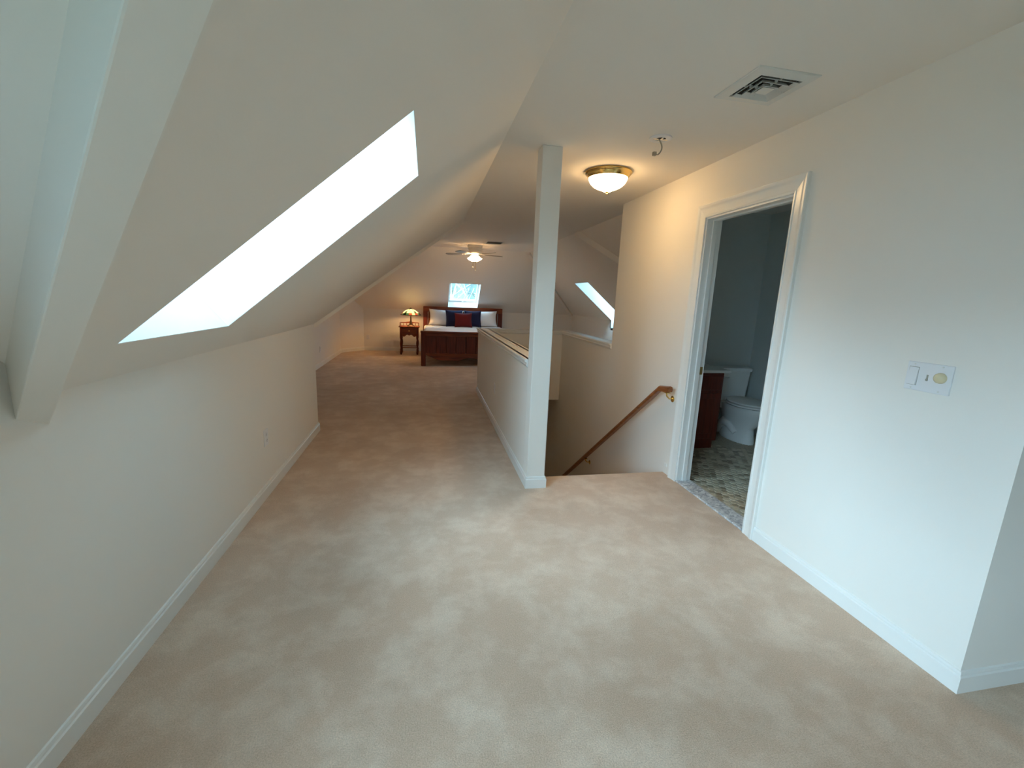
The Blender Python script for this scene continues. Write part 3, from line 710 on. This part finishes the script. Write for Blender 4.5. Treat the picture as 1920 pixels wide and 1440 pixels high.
obj('shade_cap', MB().lathe([(.038, .402), (.032, .412), (.010, .418), (.008, .43), (.002, .438)], seg=14), LEAD, root, smooth=True)
ld = bpy.data.lights.new('table_lamp_bulb', 'POINT'); ld.energy = 3.2; ld.color = (1, .62, .30); ld.shadow_soft_size = .035
lo = bpy.data.objects.new('bulb_light', ld); COL.objects.link(lo); lo.parent = root; lo.location = (.0, -.03, .32)

# ------------------------------------------------------------------ bathroom vanity and toilet
VX0, VX1, VY0 = XRO+.002, 2.825, 3.65
root = thing('vanity_cabinet', 'dark red bathroom vanity with a white countertop', 'vanity', (VX0, VY0, 0))
vw, vd = VX1-VX0, YBW-VY0-.002
obj('carcass', MB().box(0, vw, .018, vd, .10, .785).box(.0, vw, .07, vd, 0, .10), VANW, root)
hwid = vw/2
for k in range(2):
    x0, x1 = k*hwid+.02, (k+1)*hwid-.02
    d = obj('drawer', MB().box(x0, x1, 0, .019, .615, .755), VANW, root, bevel=.006)
    d = obj('door', MB().box(x0, x1, .002, .019, .125, .585), VANW, root, bevel=.006)
    obj('door_panel', MB().box(x0+.055, x1-.055, -.003, .004, .18, .53), VANW, d, bevel=.012)
obj('countertop', MB().box(0, vw+.05, -.025, vd, .785, .812), PORC, root, bevel=.008, label='white countertop')
obj('backsplash', MB().box(0, vw+.05, vd-.02, vd, .812, .90), PORC, root, bevel=.006)
mb = MB(); cxs, cys = vw/2-.03, vd*.48
rg = lambda r1_, r2__, z: [(cxs+r1_*math.cos(2*math.pi*k/28), cys+r2__*math.sin(2*math.pi*k/28), z) for k in range(28)]
mb.loft([rg(.225, .185, .812), rg(.220, .180, .820), rg(.20, .16, .820), rg(.185, .145, .813)], cap=False); mb.loft([rg(.186, .146, .8135), rg(.185, .145, .8135)])
obj('sink_rim', mb, PORC, root, smooth=True)
obj('faucet', MB().tube([(cxs, vd-.08, .812), (cxs, vd-.08, .88), (cxs, vd-.12, .92), (cxs, vd-.20, .90)], .012, 10), CHROME, root, smooth=True)

root = thing('toilet', 'white two piece toilet beside the red vanity', 'toilet', (3.315, YBW, 0), 0)
def rrect(w_, d_, y0, z, n=8, r=.04):
    pts = []
    for (cx_, cy_, a0) in ((w_/2-r, -r, 0), (-w_/2+r, -r, 90), (-w_/2+r, -d_+r, 180), (w_/2-r, -d_+r, 270)):
        for k in range(n+1):
            t = math.radians(a0+90*k/n); pts.append((cx_+r*math.cos(t), y0+cy_+r*math.sin(t), z))
    return pts
tk = obj('tank', MB().loft([rrect(.37, .165, -.02, .40), rrect(.38, .17, -.02, .42), rrect(.415, .19, -.015, .70), rrect(.415, .19, -.015, .715)]), PORC, root, smooth=True)
obj('tank_lid', MB().loft([rrect(.435, .21, -.005, .715), rrect(.44, .215, -.003, .72), rrect(.44, .215, -.003, .745), rrect(.42, .20, -.01, .757)]), PORC, root, smooth=True)
obj('flush_lever', MB().lathe([(.012, 0), (.012, -.012)], (-.15, -.205, .66), 12, axis='y').box(-.16, -.085, -.228, -.216, .652, .664), CHROME, tk)
def oval(w_, y0, y1, z, n=32, sq=0.0):
    cy_ = (y0+y1)/2; ry = (y0-y1)/2; pts = []
    for k in range(n):
        t = 2*math.pi*k/n; c, s_ = math.cos(t), math.sin(t)
        wx = w_/2*(1+sq*(s_ > 0)*s_)
        pts.append((wx*c, cy_+ry*s_, z))
    return pts
obj('bowl', MB().loft([oval(.22, -.12, -.58, 0), oval(.23, -.10, -.585, .02), oval(.215, -.12, -.57, .08), oval(.215, -.13, -.56, .16), oval(.27, -.12, -.62, .24), oval(.34, -.10, -.675, .32), oval(.37, -.08, -.70, .385), oval(.36, -.09, -.695, .398)]), PORC, root, smooth=True)
obj('bowl_deck', MB().loft([rrect(.34, .24, -.03, .33), rrect(.37, .25, -.025, .40)]), PORC, root, smooth=True)
obj('trapway', MB().tube([(-.095, -.44, .10), (-.105, -.36, .17), (-.105, -.27, .19), (-.105, -.20, .13), (-.10, -.15, .05)], [.03, .045, .05, .045, .04], 12).tube([(.095, -.44, .10), (.105, -.36, .17), (.105, -.27, .19), (.105, -.20, .13), (.10, -.15, .05)], [.03, .045, .05, .045, .04], 12), PORC, root, smooth=True)
obj('seat', MB().loft([oval(.375, -.21, -.715, .408), oval(.385, -.205, -.72, .412), oval(.385, -.205, -.72, .422), oval(.375, -.21, -.715, .426)]), PORC, root, smooth=True)
obj('seat_lid', MB().loft([oval(.375, -.215, -.712, .436), oval(.38, -.21, -.716, .440), oval(.375, -.212, -.712, .450), oval(.30, -.25, -.67, .457)]), PORC, root, smooth=True)
for x in (-.07, .07): obj('hinge', MB().box(x-.02, x+.02, -.235, -.20, .395, .442), PORC, root, bevel=.005)

# ------------------------------------------------------------------ outside
struct('ground_outside', MB().box(-60, 60, -60, 90, -6.3, -6.1), GRASSM, 'lawn far below the skylights', 'ground')
mb = MB(); nx = 60; rw = []
for j, (yy, base) in enumerate(((45, -6.2), (52, 0.0), (60, 6.5))):
    rw.append([(-70+140*i/nx, yy+random.uniform(-1, 1), base+(random.uniform(-.7, .9) if j else 0)) for i in range(nx+1)])
vs_ = [p for r in rw for p in r]
mb.add(vs_, [(j*(nx+1)+i, j*(nx+1)+i+1, (j+1)*(nx+1)+i+1, (j+1)*(nx+1)+i) for j in range(2) for i in range(nx)])
struct('hill_outside', mb, HILLM, 'distant wooded hillside seen through the bed skylight', 'hillside')
def tree(loc, h, seed, label):
    rnd = random.Random(seed); mb = MB()
    def grow(p, d, l, r, lev):
        q = p+d*l; mid = p+d*l*.5+Vector((rnd.uniform(-1, 1), rnd.uniform(-1, 1), rnd.uniform(-1, 1)))*l*.06
        mb.tube([p, mid, q], [r, r*.85, r*.68], 5)
        if lev == 0: return
        for _ in range(3 if lev > 1 else 4):
            nd = (d+Vector((rnd.uniform(-1, 1), rnd.uniform(-1, 1), rnd.uniform(-.35, .8)))*.75).normalized()
            grow(p+d*l*rnd.uniform(.55, 1), nd, l*rnd.uniform(.55, .8), r*.58, lev-1)
    grow(Vector((0, 0, 0)), Vector((0, 0, 1)), h*.42, h*.018, 4)
    o = obj('bare_tree', mb, BARK); o.location = loc
    return tag(o, label, 'tree')
tree((1.7, 18, -6.15), 10.5, 3, 'tall bare tree close to the house seen through the skylight above the bed')
tree((3.0, 34, -6.15), 11.5, 8, 'slighter bare tree standing behind the tall one, seen through the bed skylight')
